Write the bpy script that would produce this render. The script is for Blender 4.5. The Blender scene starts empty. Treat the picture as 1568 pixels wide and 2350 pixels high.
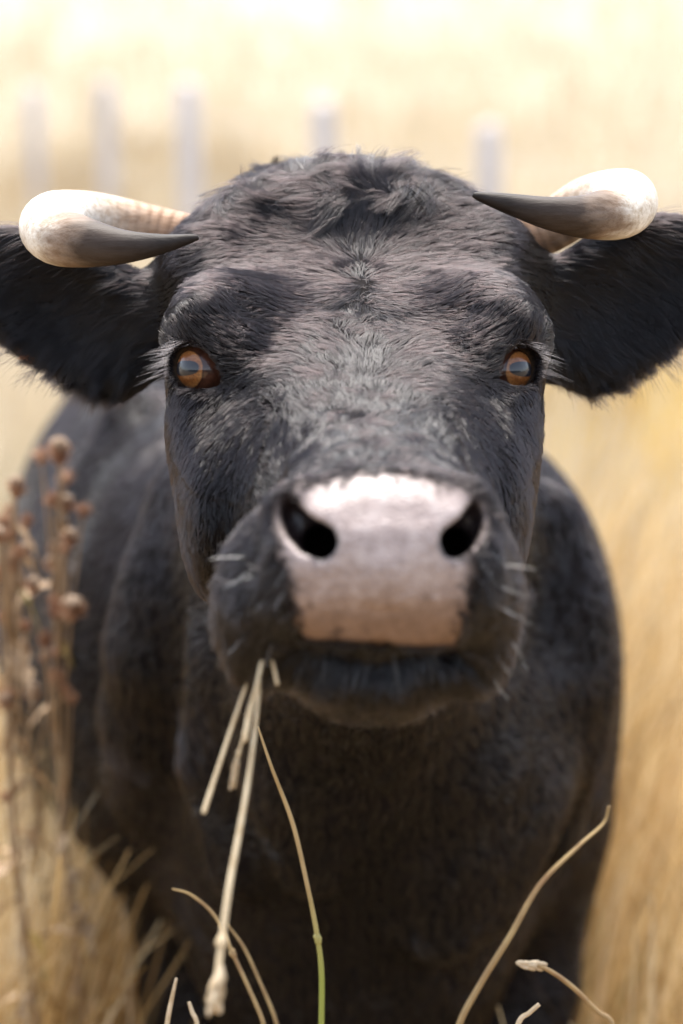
import bpy, math, random
import numpy as np
from mathutils import Vector, Matrix, Euler

FUR = True
rng = np.random.default_rng(7)
random.seed(7)
S = bpy.context.scene
COL = S.collection
R = math.radians

# ------------------------------------------------------------------ camera, world, sun, exposure
PITCH = R(12.0)
CAM = np.array([0.0, 0.0, 1.5])
FWD = np.array([0.0, math.cos(PITCH), -math.sin(PITCH)])
UPV = np.array([0.0, math.sin(PITCH), math.cos(PITCH)])
RGT = np.array([1.0, 0.0, 0.0])
FU = 85.0 / 24.0 * 1568.0

def C(u, v, d):
    """real-world point seen at photo position (u, v) when it stands d metres away"""
    return CAM + RGT * ((u - 784) / FU * d) + UPV * ((1175 - v) / FU * d) + FWD * d

def proj(P):
    q = P - CAM
    d = q @ FWD
    d = np.where(np.abs(d) < 1e-6, 1e-6, d)
    return 784 + FU * (q @ RGT) / d, 1175 - FU * (q @ UPV) / d, d

cd = bpy.data.cameras.new('camera')
cam = bpy.data.objects.new('camera', cd)
COL.objects.link(cam)
S.camera = cam
cam.location = CAM
cam.rotation_euler = (R(90) - PITCH, 0, 0)
cd.sensor_fit = 'HORIZONTAL'; cd.sensor_width = 24; cd.lens = 85
cd.clip_start = 0.05; cd.clip_end = 2000
cd.dof.use_dof = True
cd.dof.focus_distance = 1.725
cd.dof.aperture_fstop = 3.2

SUN_EL, SUN_AZ = 67.0, 352.0          # compass style azimuth: 0 = straight behind the cow
W = bpy.data.worlds.new('World'); S.world = W; W.use_nodes = True
nt = W.node_tree; bg = nt.nodes['Background']
sky = nt.nodes.new('ShaderNodeTexSky'); sky.sky_type = 'NISHITA'; sky.sun_disc = False
sky.sun_elevation = R(SUN_EL); sky.sun_rotation = R(SUN_AZ)
sky.air_density = 1.0; sky.dust_density = 1.6; sky.ozone_density = 1.0
hs = nt.nodes.new('ShaderNodeHueSaturation'); hs.inputs['Saturation'].default_value = .55
nt.links.new(sky.outputs[0], hs.inputs['Color']); nt.links.new(hs.outputs[0], bg.inputs[0]); bg.inputs[1].default_value = 0.15
sl = bpy.data.lights.new('sun', 'SUN'); sl.energy = 2.4; sl.angle = R(32); sl.color = (1, .95, .87)
so = bpy.data.objects.new('sun', sl); COL.objects.link(so)
so.rotation_euler = Vector((math.sin(R(SUN_AZ)) * math.cos(R(SUN_EL)), math.cos(R(SUN_AZ)) * math.cos(R(SUN_EL)), math.sin(R(SUN_EL)))).to_track_quat('Z', 'Y').to_euler()
S.view_settings.view_transform = 'Standard'; S.view_settings.look = 'None'
S.view_settings.exposure = 1.92; S.view_settings.gamma = 1
S.render.engine = 'CYCLES'
S.cycles.max_bounces = 7; S.cycles.transparent_max_bounces = 6
S.cycles.use_denoising = True
S.cycles.use_adaptive_sampling = True; S.cycles.adaptive_threshold = 0.01

# ------------------------------------------------------------------ helpers
def tag(o, label=None, cat=None, group=None, kind=None):
    if label: o['label'] = label
    if cat: o['category'] = cat
    if group: o['group'] = group
    if kind: o['kind'] = kind
    return o

def empty(name, loc=(0, 0, 0)):
    o = bpy.data.objects.new(name, None); COL.objects.link(o); o.location = loc
    o.empty_display_size = .1
    return o

def link(name, data, mat=None, parent=None):
    o = bpy.data.objects.new(name, data); COL.objects.link(o)
    if mat is not None: data.materials.append(mat)
    if parent is not None:
        o.parent = parent
        if parent.type == 'EMPTY':
            o.matrix_parent_inverse = Matrix.Translation(parent.location).inverted()
    return o

def mesh_np(name, V, F, smooth=True):
    """F: (n,3) or (n,4) int array"""
    me = bpy.data.meshes.new(name)
    V = np.asarray(V, np.float32); F = np.asarray(F, np.int32)
    k = F.shape[1]
    me.vertices.add(len(V)); me.vertices.foreach_set('co', V.ravel())
    me.loops.add(F.size); me.loops.foreach_set('vertex_index', F.ravel())
    me.polygons.add(len(F))
    me.polygons.foreach_set('loop_start', np.arange(0, F.size, k, dtype=np.int32))
    me.polygons.foreach_set('use_smooth', np.full(len(F), smooth))
    me.update(calc_edges=True)
    return me

def curves_np(name, P, Rad):
    """P (n,k,3) points, Rad (n,k)"""
    n, k, _ = P.shape
    hc = bpy.data.hair_curves.new(name)
    hc.add_curves([k] * n)
    hc.attributes['position'].data.foreach_set('vector', P.astype(np.float32).ravel())
    a = hc.attributes.get('radius') or hc.attributes.new('radius', 'FLOAT', 'POINT')
    a.data.foreach_set('value', Rad.astype(np.float32).ravel())
    return hc

def vattr(me, name, vals):
    a = me.attributes.new(name, 'FLOAT', 'POINT')
    a.data.foreach_set('value', np.asarray(vals, np.float32))

def unit(v):
    v = np.asarray(v, float)
    return v / (np.linalg.norm(v, axis=-1, keepdims=True) + 1e-12)

class VNoise:
    """smooth 3-D vector noise"""
    def __init__(s, seed, n=32, ch=3):
        s.n = n; s.t = np.random.default_rng(seed).normal(size=(n, n, n, ch))
    def __call__(s, P, scale):
        q = np.asarray(P) / scale
        i = np.floor(q).astype(int); f = q - i; f = f * f * (3 - 2 * f)
        o = 0
        for a in (0, 1):
            for b in (0, 1):
                for c in (0, 1):
                    w = (f[:, 0] if a else 1 - f[:, 0]) * (f[:, 1] if b else 1 - f[:, 1]) * (f[:, 2] if c else 1 - f[:, 2])
                    o = o + w[:, None] * s.t[(i[:, 0] + a) % s.n, (i[:, 1] + b) % s.n, (i[:, 2] + c) % s.n]
        return o
N1, N2 = VNoise(1), VNoise(2)

def mat(name):
    m = bpy.data.materials.new(name); m.use_nodes = True
    return m, m.node_tree.nodes, m.node_tree.links, m.node_tree.nodes['Principled BSDF']

def ramp(nodes, stops):
    r = nodes.new('ShaderNodeValToRGB'); e = r.color_ramp.elements
    while len(e) < len(stops): e.new(.5)
    for k, (p, c) in enumerate(stops):
        e[k].position = p; e[k].color = (*c, 1)
    return r

def noise(nodes, links, scale, detail=4, coord='Object', rough=.5, stretch=None):
    tc = nodes.new('ShaderNodeTexCoord'); n = nodes.new('ShaderNodeTexNoise')
    n.inputs['Scale'].default_value = scale; n.inputs['Detail'].default_value = detail
    n.inputs['Roughness'].default_value = rough
    src = tc.outputs[coord]
    if stretch:
        mp = nodes.new('ShaderNodeMapping'); mp.inputs['Scale'].default_value = stretch
        links.new(src, mp.inputs[0]); src = mp.outputs[0]
    links.new(src, n.inputs['Vector'])
    return n

# ------------------------------------------------------------------ materials
def m_fur(name, col, rough=.32, ior=1.55):
    m = bpy.data.materials.new(name); m.use_nodes = True
    n, l = m.node_tree.nodes, m.node_tree.links
    n.remove(n['Principled BSDF'])
    h = n.new('ShaderNodeBsdfHairPrincipled')
    h.parametrization = 'COLOR'
    hi = n.new('ShaderNodeHairInfo')
    r = ramp(n, [(0, tuple(c * .7 for c in col)), (.7, col), (1, (col[0] * 2.2, col[1] * 1.9, col[2] * 1.7))])
    l.new(hi.outputs['Random'], r.inputs[0]); l.new(r.outputs[0], h.inputs['Color'])
    h.inputs['Roughness'].default_value = rough
    h.inputs['Radial Roughness'].default_value = .5
    h.inputs['IOR'].default_value = ior
    if 'Random Roughness' in h.inputs: h.inputs['Random Roughness'].default_value = .3
    l.new(h.outputs[0], n['Material Output'].inputs[0])
    return m

M = {}
M['fur'] = m_fur('black_fur', (.0030, .0022, .0024), .18, 1.45)
M['fur_lip'] = m_fur('lip_fur', (.004, .003, .003), .22, 1.5)
M['fur_ear'] = m_fur('ear_fur', (.003, .0022, .0024), .22, 1.45)
M['fur_body'] = m_fur('body_fur', (.0030, .0021, .0023), .22, 1.52)
M['whisker'] = m_fur('whisker_hair', (.30, .30, .28), .3)
M['lash'] = m_fur('eyelash_hair', (.02, .018, .02), .25)

# skin: black hide, bare nose pad, dark nostril lining, dark lid rim, horn grey hooves
def m_skin():
    m, n, l, b = mat('hide')
    def at(nm):
        a = n.new('ShaderNodeAttribute'); a.attribute_name = nm; return a.outputs['Fac']
    hn = noise(n, l, 25, 5)
    hide = ramp(n, [(.35, (.004, .003, .003)), (.7, (.009, .0065, .0065))]); l.new(hn.outputs[0], hide.inputs[0])
    pn = noise(n, l, 90, 8, rough=.8)
    pad = ramp(n, [(.30, (.19, .135, .115)), (.5, (.35, .27, .24)), (.68, (.49, .405, .37))]); l.new(pn.outputs[0], pad.inputs[0])
    # pad browner towards the lip: mostly painted shade and grass reflection, plus mottled pigment
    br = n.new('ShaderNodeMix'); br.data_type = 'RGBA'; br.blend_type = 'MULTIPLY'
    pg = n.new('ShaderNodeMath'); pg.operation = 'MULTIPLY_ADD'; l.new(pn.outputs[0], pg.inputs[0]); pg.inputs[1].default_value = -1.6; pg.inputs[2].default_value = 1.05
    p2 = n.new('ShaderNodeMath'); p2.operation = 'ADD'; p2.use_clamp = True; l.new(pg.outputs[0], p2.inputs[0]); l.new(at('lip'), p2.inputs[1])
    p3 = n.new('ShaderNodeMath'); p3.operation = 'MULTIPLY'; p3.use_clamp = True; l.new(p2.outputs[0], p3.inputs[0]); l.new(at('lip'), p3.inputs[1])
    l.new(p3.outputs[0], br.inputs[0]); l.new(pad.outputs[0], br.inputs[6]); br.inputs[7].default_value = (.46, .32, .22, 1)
    m1 = n.new('ShaderNodeMix'); m1.data_type = 'RGBA'
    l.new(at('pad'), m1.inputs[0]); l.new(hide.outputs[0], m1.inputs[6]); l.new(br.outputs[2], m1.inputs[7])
    m2 = n.new('ShaderNodeMix'); m2.data_type = 'RGBA'
    l.new(at('nostril'), m2.inputs[0]); l.new(m1.outputs[2], m2.inputs[6]); m2.inputs[7].default_value = (.010, .005, .005, 1)
    m3 = n.new('ShaderNodeMix'); m3.data_type = 'RGBA'
    l.new(at('lid'), m3.inputs[0]); l.new(m2.outputs[2], m3.inputs[6]); m3.inputs[7].default_value = (.045, .028, .016, 1)
    l.new(m3.outputs[2], b.inputs['Base Color'])
    rr = n.new('ShaderNodeMapRange'); l.new(at('pad'), rr.inputs[0]); rr.inputs[3].default_value = .85; rr.inputs[4].default_value = .42
    l.new(rr.outputs[0], b.inputs['Roughness'])
    sm = n.new('ShaderNodeMapRange'); l.new(at('pad'), sm.inputs[0]); sm.inputs[3].default_value = .08; sm.inputs[4].default_value = .5; l.new(sm.outputs[0], b.inputs['Specular IOR Level'])
    tc = n.new('ShaderNodeTexCoord'); vo = n.new('ShaderNodeTexVoronoi'); vo.feature = 'DISTANCE_TO_EDGE'; vo.inputs['Scale'].default_value = 230
    l.new(tc.outputs['Object'], vo.inputs['Vector'])
    bp = n.new('ShaderNodeBump'); bp.inputs['Distance'].default_value = .0012
    l.new(vo.outputs['Distance'], bp.inputs['Height']); l.new(at('pad'), bp.inputs['Strength'])
    l.new(bp.outputs[0], b.inputs['Normal'])
    cw = n.new('ShaderNodeMath'); cw.operation = 'MULTIPLY'; l.new(at('pad'), cw.inputs[0]); cw.inputs[1].default_value = .35
    l.new(cw.outputs[0], b.inputs['Coat Weight']); b.inputs['Coat Roughness'].default_value = .35
    return m
M['hide'] = m_skin()

def m_horn():
    m, n, l, b = mat('horn')
    a = n.new('ShaderNodeAttribute'); a.attribute_name = 'along'
    wob = noise(n, l, 28, 5, stretch=(1, 1, 3))
    ad = n.new('ShaderNodeMath'); ad.operation = 'MULTIPLY_ADD'; l.new(wob.outputs[0], ad.inputs[0]); ad.inputs[1].default_value = .14
    l.new(a.outputs['Fac'], ad.inputs[2])
    r = ramp(n, [(.0, (.26, .14, .08)), (.20, (.40, .26, .17)), (.36, (.60, .49, .39)), (.48, (.76, .71, .64)), (.735, (.74, .68, .59)), (.79, (.26, .19, .14)),
                 (.85, (.060, .042, .032)), (1, (.022, .016, .013))])
    l.new(ad.outputs[0], r.inputs[0])
    st = noise(n, l, 60, 6, rough=.7, stretch=(.35, 1, 1.6))
    sr = ramp(n, [(.35, (.72, .66, .58)), (.62, (1, 1, 1))]); l.new(st.outputs[0], sr.inputs[0])
    mx = n.new('ShaderNodeMix'); mx.data_type = 'RGBA'; mx.blend_type = 'MULTIPLY'; mx.inputs[0].default_value = .8
    l.new(r.outputs[0], mx.inputs[6]); l.new(sr.outputs[0], mx.inputs[7])
    s2 = noise(n, l, 170, 5, rough=.8, stretch=(.09, 1, 1)); r2 = ramp(n, [(.40, (.62, .52, .42)), (.56, (1, 1, 1))]); l.new(s2.outputs[0], r2.inputs[0])
    mx2 = n.new('ShaderNodeMix'); mx2.data_type = 'RGBA'; mx2.blend_type = 'MULTIPLY'; mx2.inputs[0].default_value = .75
    l.new(mx.outputs[2], mx2.inputs[6]); l.new(r2.outputs[0], mx2.inputs[7])
    l.new(mx2.outputs[2], b.inputs['Base Color'])
    b.inputs['Roughness'].default_value = .58; b.inputs['Specular IOR Level'].default_value = .22
    wv = n.new('ShaderNodeMath'); wv.operation = 'SINE'
    ml = n.new('ShaderNodeMath'); ml.operation = 'MULTIPLY'; ml.inputs[1].default_value = 210
    l.new(a.outputs['Fac'], ml.inputs[0]); l.new(ml.outputs[0], wv.inputs[0])
    base = n.new('ShaderNodeMapRange'); l.new(a.outputs['Fac'], base.inputs[0]); base.inputs[1].default_value = 0; base.inputs[2].default_value = .5; base.inputs[3].default_value = .5; base.inputs[4].default_value = 0
    m2 = n.new('ShaderNodeMath'); m2.operation = 'MULTIPLY'; l.new(wv.outputs[0], m2.inputs[0]); l.new(base.outputs[0], m2.inputs[1])
    ad2 = n.new('ShaderNodeMath'); l.new(m2.outputs[0], ad2.inputs[0]); l.new(st.outputs[0], ad2.inputs[1])
    bp = n.new('ShaderNodeBump'); bp.inputs['Strength'].default_value = .6; bp.inputs['Distance'].default_value = .002
    l.new(ad2.outputs[0], bp.inputs['Height']); l.new(bp.outputs[0], b.inputs['Normal'])
    return m
M['horn'] = m_horn()

def m_eye():
    m, n, l, b = mat('eyeball')
    # object space: +X is the gaze, Y across, Z up (unit: metres, ball radius .0205)
    tc = n.new('ShaderNodeTexCoord'); sp = n.new('ShaderNodeSeparateXYZ'); l.new(tc.outputs['Object'], sp.inputs[0])
    def math_(op, a, bb=None, c=None):
        k = n.new('ShaderNodeMath'); k.operation = op
        for idx, x in enumerate((a, bb, c)):
            if x is None: continue
            if isinstance(x, (int, float)): k.inputs[idx].default_value = x
            else: l.new(x, k.inputs[idx])
        return k.outputs[0]
    y, z = sp.outputs[1], sp.outputs[2]
    rad = math_('SQRT', math_('ADD', math_('MULTIPLY', y, y), math_('MULTIPLY', z, z)))
    # iris
    nz = noise(n, l, 700, 3); nz2 = noise(n, l, 160, 5)
    t = math_('ADD', math_('MULTIPLY', rad, 1 / .0140), math_('MULTIPLY', math_('SUBTRACT', nz2.outputs[0], .5), .12))
    iris = ramp(n, [(.3, (.14, .050, .014)), (.5, (.19, .068, .019)), (.62, (.16, .056, .016)), (.78, (.24, .092, .027)), (.92, (.28, .12, .040)), (.97, (.07, .025, .012)), (1, (.02, .009, .006))])
    l.new(t, iris.inputs[0])
    gr = ramp(n, [(.3, (.6, .55, .5)), (.7, (1.15, 1.1, 1.0))]); l.new(nz.outputs[0], gr.inputs[0])
    mg = n.new('ShaderNodeMix'); mg.data_type = 'RGBA'; mg.blend_type = 'MULTIPLY'; mg.inputs[0].default_value = 1
    l.new(iris.outputs[0], mg.inputs[6]); l.new(gr.outputs[0], mg.inputs[7])
    # pupil: wide and low
    py = math_('MULTIPLY', y, 1 / .0118); pz = math_('MULTIPLY', math_('ADD', z, -.0012), 1 / .0054)
    pr = math_('ADD', math_('POWER', math_('ABSOLUTE', py), 2.5), math_('POWER', math_('ABSOLUTE', pz), 2.5))
    pm = n.new('ShaderNodeMapRange'); l.new(pr, pm.inputs[0]); pm.inputs[1].default_value = .85; pm.inputs[2].default_value = 1.1; pm.inputs[3].default_value = 1; pm.inputs[4].default_value = 0
    m1 = n.new('ShaderNodeMix'); m1.data_type = 'RGBA'; l.new(pm.outputs[0], m1.inputs[0]); l.new(mg.outputs[2], m1.inputs[6]); m1.inputs[7].default_value = (.008, .009, .014, 1)
    # brown white of the eye outside the iris
    sc = ramp(n, [(.35, (.028, .010, .006)), (.65, (.075, .026, .013))]); l.new(nz2.outputs[0], sc.inputs[0])
    om = n.new('ShaderNodeMapRange'); l.new(rad, om.inputs[0]); om.inputs[1].default_value = .0137; om.inputs[2].default_value = .0144
    bk = n.new('ShaderNodeMath'); bk.operation = 'LESS_THAN'; l.new(sp.outputs[0], bk.inputs[0]); bk.inputs[1].default_value = 0
    mxx = math_('MAXIMUM', om.outputs[0], bk.outputs[0])
    m2 = n.new('ShaderNodeMix'); m2.data_type = 'RGBA'; l.new(mxx, m2.inputs[0]); l.new(m1.outputs[2], m2.inputs[6]); l.new(sc.outputs[0], m2.inputs[7])
    l.new(m2.outputs[2], b.inputs['Base Color'])
    b.inputs['Roughness'].default_value = .35
    b.inputs['Coat Weight'].default_value = 1; b.inputs['Coat Roughness'].default_value = .015; b.inputs['Coat IOR'].default_value = 1.40; b.inputs['Specular IOR Level'].default_value = .2
    return m
M['eye'] = m_eye()

def m_dry(name, stops, trans=.35, scale=9, rough=.6, blade=False):
    m, n, l, b = mat(name)
    nz = noise(n, l, scale, 3)
    r = ramp(n, stops)
    if blade:
        a = n.new('ShaderNodeAttribute'); a.attribute_name = 'tone'; l.new(a.outputs['Fac'], r.inputs[0])
    else: l.new(nz.outputs[0], r.inputs[0])
    l.new(r.outputs[0], b.inputs['Base Color'])
    b.inputs['Roughness'].default_value = rough
    b.inputs['Specular IOR Level'].default_value = .3
    if trans:
        tr = n.new('ShaderNodeBsdfTranslucent'); l.new(r.outputs[0], tr.inputs[0])
        mx = n.new('ShaderNodeMixShader'); mx.inputs[0].default_value = trans
        l.new(b.outputs[0], mx.inputs[1]); l.new(tr.outputs[0], mx.inputs[2])
        l.new(mx.outputs[0], n['Material Output'].inputs[0])
    return m
M['grass'] = m_dry('dry_grass', [(0, (.26, .15, .05)), (.3, (.55, .37, .16)), (.6, (.74, .57, .32)), (1, (.84, .74, .53))], blade=True)
M['fargrass'] = m_dry('far_dry_grass', [(0, (.42, .325, .20)), (.4, (.50, .415, .285)), (1, (.56, .485, .365))], blade=True)
M['greengrass'] = m_dry('green_grass', [(0, (.12, .15, .03)), (.5, (.30, .29, .07)), (1, (.55, .44, .15))], blade=True)
M['straw'] = m_dry('straw', [(.3, (.58, .42, .23)), (.6, (.80, .65, .42))], trans=.15, scale=60, rough=.45)
M['stalk'] = m_dry('stalk', [(.3, (.26, .15, .07)), (.6, (.42, .29, .13))], trans=.1, scale=40)
M['greenstalk'] = m_dry('greenstalk', [(.3, (.28, .25, .05)), (.6, (.50, .38, .10))], trans=.1, scale=10)
M['twotone'] = m_dry('two_tone_stem', [(.3, (.34, .22, .09)), (.6, (.50, .36, .18))], trans=.1, scale=30)
_n, _l = M['twotone'].node_tree.nodes, M['twotone'].node_tree.links          # green foot of the stem, brown above the joint
_tc = _n.new('ShaderNodeTexCoord'); _sp = _n.new('ShaderNodeSeparateXYZ'); _l.new(_tc.outputs['Object'], _sp.inputs[0])
_mr = _n.new('ShaderNodeMapRange'); _l.new(_sp.outputs[2], _mr.inputs[0]); _mr.inputs[1].default_value = .84; _mr.inputs[2].default_value = .76
_mx = _n.new('ShaderNodeMix'); _mx.data_type = 'RGBA'; _l.new(_mr.outputs[0], _mx.inputs[0])
_b = _n['Principled BSDF']; _l.new(_b.inputs['Base Color'].links[0].from_socket, _mx.inputs[6]); _mx.inputs[7].default_value = (.30, .33, .07, 1); _l.new(_mx.outputs[2], _b.inputs['Base Color'])
M['head'] = m_dry('seedhead', [(.3, (.46, .32, .17)), (.6, (.68, .54, .36))], trans=.2, scale=120)
M['thistle'] = m_dry('thistle', [(.3, (.20, .12, .06)), (.6, (.42, .29, .17))], trans=.15, scale=30)
M['bract'] = m_dry('bract', [(.3, (.27, .12, .06)), (.6, (.46, .26, .15))], trans=.15, scale=60)
M['fluff'] = m_dry('fluff', [(.3, (.40, .27, .17)), (.6, (.56, .42, .30))], trans=.3, scale=60)
M['leaf'] = m_dry('leaf', [(.3, (.14, .16, .03)), (.6, (.38, .28, .10))], trans=.3, scale=20)
M['burr'] = m_dry('burr', [(.3, (.20, .07, .025)), (.6, (.42, .19, .09))], trans=.1, scale=200)
M['wood'] = m_dry('weathered_wood', [(.3, (.46, .42, .40)), (.7, (.58, .53, .51))], trans=0, scale=6)
M['wire'] = m_dry('wire', [(.3, (.35, .35, .36)), (.7, (.45, .45, .45))], trans=0, scale=6)

# ------------------------------------------------------------------ implicit surface of the animal
OPS = []
def bound(fn, c, rad, k, kind='add'):
    OPS.append((kind, fn, np.asarray(c, float), rad, k))

def rotm(ax, ay):
    """orthonormal rows from a main axis and a helper axis"""
    a = unit(ax); b = np.asarray(ay, float); b = unit(b - a * (a @ b)); c = np.cross(a, b)
    return np.stack([a, b, c])

CAMR = np.stack([RGT, FWD, UPV])          # rows: right, depth, up
def ell(c, r, Rm=None, k=.02, kind='add'):
    c = np.asarray(c, float); r = np.asarray(r, float); Rm = CAMR if Rm is None else Rm
    def fn(P):
        q = (P - c) @ Rm.T
        k0 = np.sqrt(((q / r) ** 2).sum(1)); k1 = np.sqrt(((q / r ** 2) ** 2).sum(1)) + 1e-9
        return k0 * (k0 - 1) / k1
    bound(fn, c, r.max(), k, kind)

def cone(a, b, ra, rb, k=.02, kind='add'):
    a = np.asarray(a, float); b = np.asarray(b, float); ab = b - a; L = ab @ ab
    def fn(P):
        t = np.clip(((P - a) @ ab) / L, 0, 1)
        return np.linalg.norm(P - a - t[:, None] * ab, axis=1) - (ra + (rb - ra) * t)
    bound(fn, (a + b) / 2, math.sqrt(L) / 2 + max(ra, rb), k, kind)

def chain(pts, k=.02, kind='add'):
    for (a, ra), (b, rb) in zip(pts, pts[1:]): cone(a, b, ra, rb, k, kind)

def field(P):
    d = np.full(len(P), 1.0)
    for kind, fn, c, rad, k in OPS:
        q = P - c
        m = np.flatnonzero((q * q).sum(1) < (rad * 1.05 + k * 2 + .03) ** 2)
        if not len(m): continue
        f = fn(P[m]); g = d[m]
        if kind == 'add':
            h = np.maximum(k - np.abs(g - f), 0) / k
            d[m] = np.minimum(g, f) - h * h * k / 4
        else:
            f = -f
            h = np.maximum(k - np.abs(g - f), 0) / k
            d[m] = np.maximum(g, f) + h * h * k / 4
    return d

def SD(u, v, d0=1.3, d1=2.6):
    """depth of the hide built so far at photo position (u, v)"""
    ds = np.arange(d0, d1, .002); f = field(np.array([C(u, v, d) for d in ds])); k = np.flatnonzero(f < 0)
    if not len(k): return d1
    k = k[0]
    return ds[k] if k == 0 else ds[k - 1] + .002 * f[k - 1] / (f[k - 1] - f[k])

# ---- trunk, neck, legs (world metres, z = 0 is the ground)
def V3(*a): return np.array(a, float)
I3 = np.eye(3)
ell(V3(-.10, 3.15, .75), V3(.345, .85, .36), I3, .1)          # barrel
ell(V3(-.13, 3.80, .80), V3(.27, .38, .30), I3, .12)          # rump
ell(V3(.0, 2.62, .80), V3(.27, .40, .29), I3, .1)             # chest
ell(V3(-.165, 2.55, .78), V3(.13, .22, .27), I3, .06)        # shoulders
ell(V3(.175, 2.52, .745), V3(.125, .20, .27), I3, .06)
ell(V3(.01, 2.36, .60), V3(.16, .15, .26), I3, .07)           # brisket
cone(V3(-.04, 2.75, 1.0), V3(-.10, 3.7, 1.0), .09, .10, .1)   # back
chain([(C(815, 800, 1.96), .105), (V3(.01, 2.22, 1.0), .155), (V3(.0, 2.5, .86), .25)], .08)   # neck
chain([(C(840, 1180, 1.82), .06), (V3(.01, 2.20, .80), .10), (V3(.01, 2.32, .62), .12)], .14)   # throat and dewlap
for s, x0 in ((-1, -.145), (1, .185)):
    chain([(V3(x0, 2.50, .62), .10), (V3(x0 * .97, 2.46, .44), .072), (V3(x0 * .93, 2.42, .34), .055), (V3(x0 * .9, 2.45, .17), .036),
           (V3(x0 * .9, 2.44, .09), .045), (V3(x0 * .9, 2.42, .03), .052)], .03)
    xh = -.13 + s * .16
    chain([(V3(xh, 3.85, .70), .15), (V3(xh * 1.02, 3.90, .48), .085), (V3(xh, 4.02, .40), .06), (V3(xh, 4.0, .2), .038),
           (V3(xh, 3.97, .09), .045), (V3(xh, 3.95, .03), .052)], .04)
# folds of the shoulder and neck skin
def ridge(pts, r, k=.03): chain([(C(*p), r) for p in pts], k)
ridge([(430, 1150, 2.28), (385, 1350, 2.27), (350, 1500, 2.29), (335, 1650, 2.35), (345, 1800, 2.42)], .030, .06)
ridge([(300, 960, 2.66), (250, 1150, 2.66), (215, 1330, 2.70), (190, 1450, 2.75)], .030, .06)
ridge([(1270, 1200, 2.30), (1300, 1400, 2.31), (1310, 1560, 2.33), (1290, 1700, 2.37), (1260, 1900, 2.42)], .030, .06)
ridge([(1060, 1600, 2.19), (1080, 1760, 2.21), (1050, 1950, 2.24), (1020, 2150, 2.26)], .018, .07)
ridge([(640, 1620, 2.11), (655, 1800, 2.15), (700, 2000, 2.20)], .018, .045)
ridge([(1180, 1600, 2.26), (1185, 1830, 2.29), (1130, 2050, 2.30)], .018, .09)
ridge([(500, 1500, 2.17), (490, 1750, 2.23), (530, 2000, 2.26)], .018, .045)
# tail
chain([(V3(-.14, 4.17, .98), .04), (V3(-.14, 4.22, .8), .022), (V3(-.15, 4.2, .45), .018), (V3(-.15, 4.2, .25), .035)], .03)

# ---- head: a loft along its own axis
HE = C(885, 1280, 1.415)                       # front of the muzzle
HB = C(812, 800, 1.95)
HA = unit(HB - HE)                             # backwards
HX = unit(np.cross(HA, np.array([0, 0, 1.0]))); HX = HX if HX[0] > 0 else -HX
HU = np.cross(HX, HA); HU = HU if HU[2] > 0 else -HU
def H(x, s, h): return HE + HX * x + HA * s + HU * h
# s, half width, top, bottom, exponent, height of the widest line
LOFT = np.array([
 [-.012, .010, .000, -.010, 2.2, -.02],
 [-.004, .056, .018, -.045, 2.3, -.02],
 [ .008, .071, .029, -.056, 2.5, -.02],
 [ .030, .073, .036, -.064, 2.6, -.025],
 [ .055, .075, .040, -.072, 2.5, -.03],
 [ .085, .072, .040, -.082, 2.3, -.03],
 [ .120, .070, .040, -.090, 2.2, -.03],
 [ .160, .068, .040, -.096, 2.3, -.03],
 [ .200, .080, .044, -.108, 2.4, -.03],
 [ .240, .093, .051, -.122, 2.6, -.025],
 [ .290, .105, .063, -.135, 2.7, -.02],
 [ .340, .111, .078, -.130, 2.7, -.01],
 [ .390, .120, .094, -.115, 2.6, .01],
 [ .440, .121, .113, -.095, 2.5, .03],
 [ .480, .110, .130, -.080, 2.4, .04],
 [ .515, .088, .130, -.06, 2.3, .05],
 [ .545, .050, .112, -.02, 2.2, .05],
 [ .560, .010, .080, .01, 2.2, .05]])
def loft(P):
    q = P - HE; s = q @ HA; x = q @ HX; h = q @ HU
    sc = np.clip(s, LOFT[0, 0], LOFT[-1, 0])
    w, tp, bt, ex, mid = [np.interp(sc, LOFT[:, 0], LOFT[:, i]) for i in range(1, 6)]
    a = np.where(h > mid, tp - mid, mid - bt); a = np.maximum(a, .004)
    r = (np.abs(x / w) ** ex + np.abs((h - mid) / a) ** ex) ** (1 / ex)
    d = (r - 1) * np.minimum(w, a) * .9
    return np.maximum(d, np.abs(s - sc) + d * 0 - .0 + np.where(s != sc, 0, -9))
bound(loft, H(0, .27, 0), .32, .05)
# chin and lower lip
ell(C(858, 1528, 1.507), V3(.052, .056, .033), None, .008)
ell(C(860, 1500, 1.60), V3(.066, .08, .040), None, .03)
# crown
ell(C(800, 515, 1.875), V3(.100, .05, .040), None, .05)
# hairy upper lip pads
ell(C(613, 1370, 1.478), V3(.030, .030, .046), None, .03)
ell(C(1068, 1370, 1.483), V3(.026, .030, .046), None, .03)
ell(C(594, 1475, 1.495), V3(.021, .032, .027), None, .016)
ell(C(1092, 1485, 1.495), V3(.020, .032, .027), None, .016)
# nose pad body
ell(C(880, 1285, 1.440), V3(.054, .022, .048), None, .02)
ell(C(885, 1150, 1.446), V3(.053, .022, .014), None, .018)
ell(C(872, 1415, 1.440), V3(.047, .019, .016), None, .015)
# nostril wings
chain([(C(700, 1130, 1.440), .008), (C(650, 1165, 1.447), .0075), (C(650, 1235, 1.447), .0075), (C(700, 1300, 1.436), .010)], .012)
chain([(C(1080, 1135, 1.444), .008), (C(1100, 1170, 1.449), .007), (C(1100, 1240, 1.449), .007), (C(1070, 1305, 1.438), .010)], .012)
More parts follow.
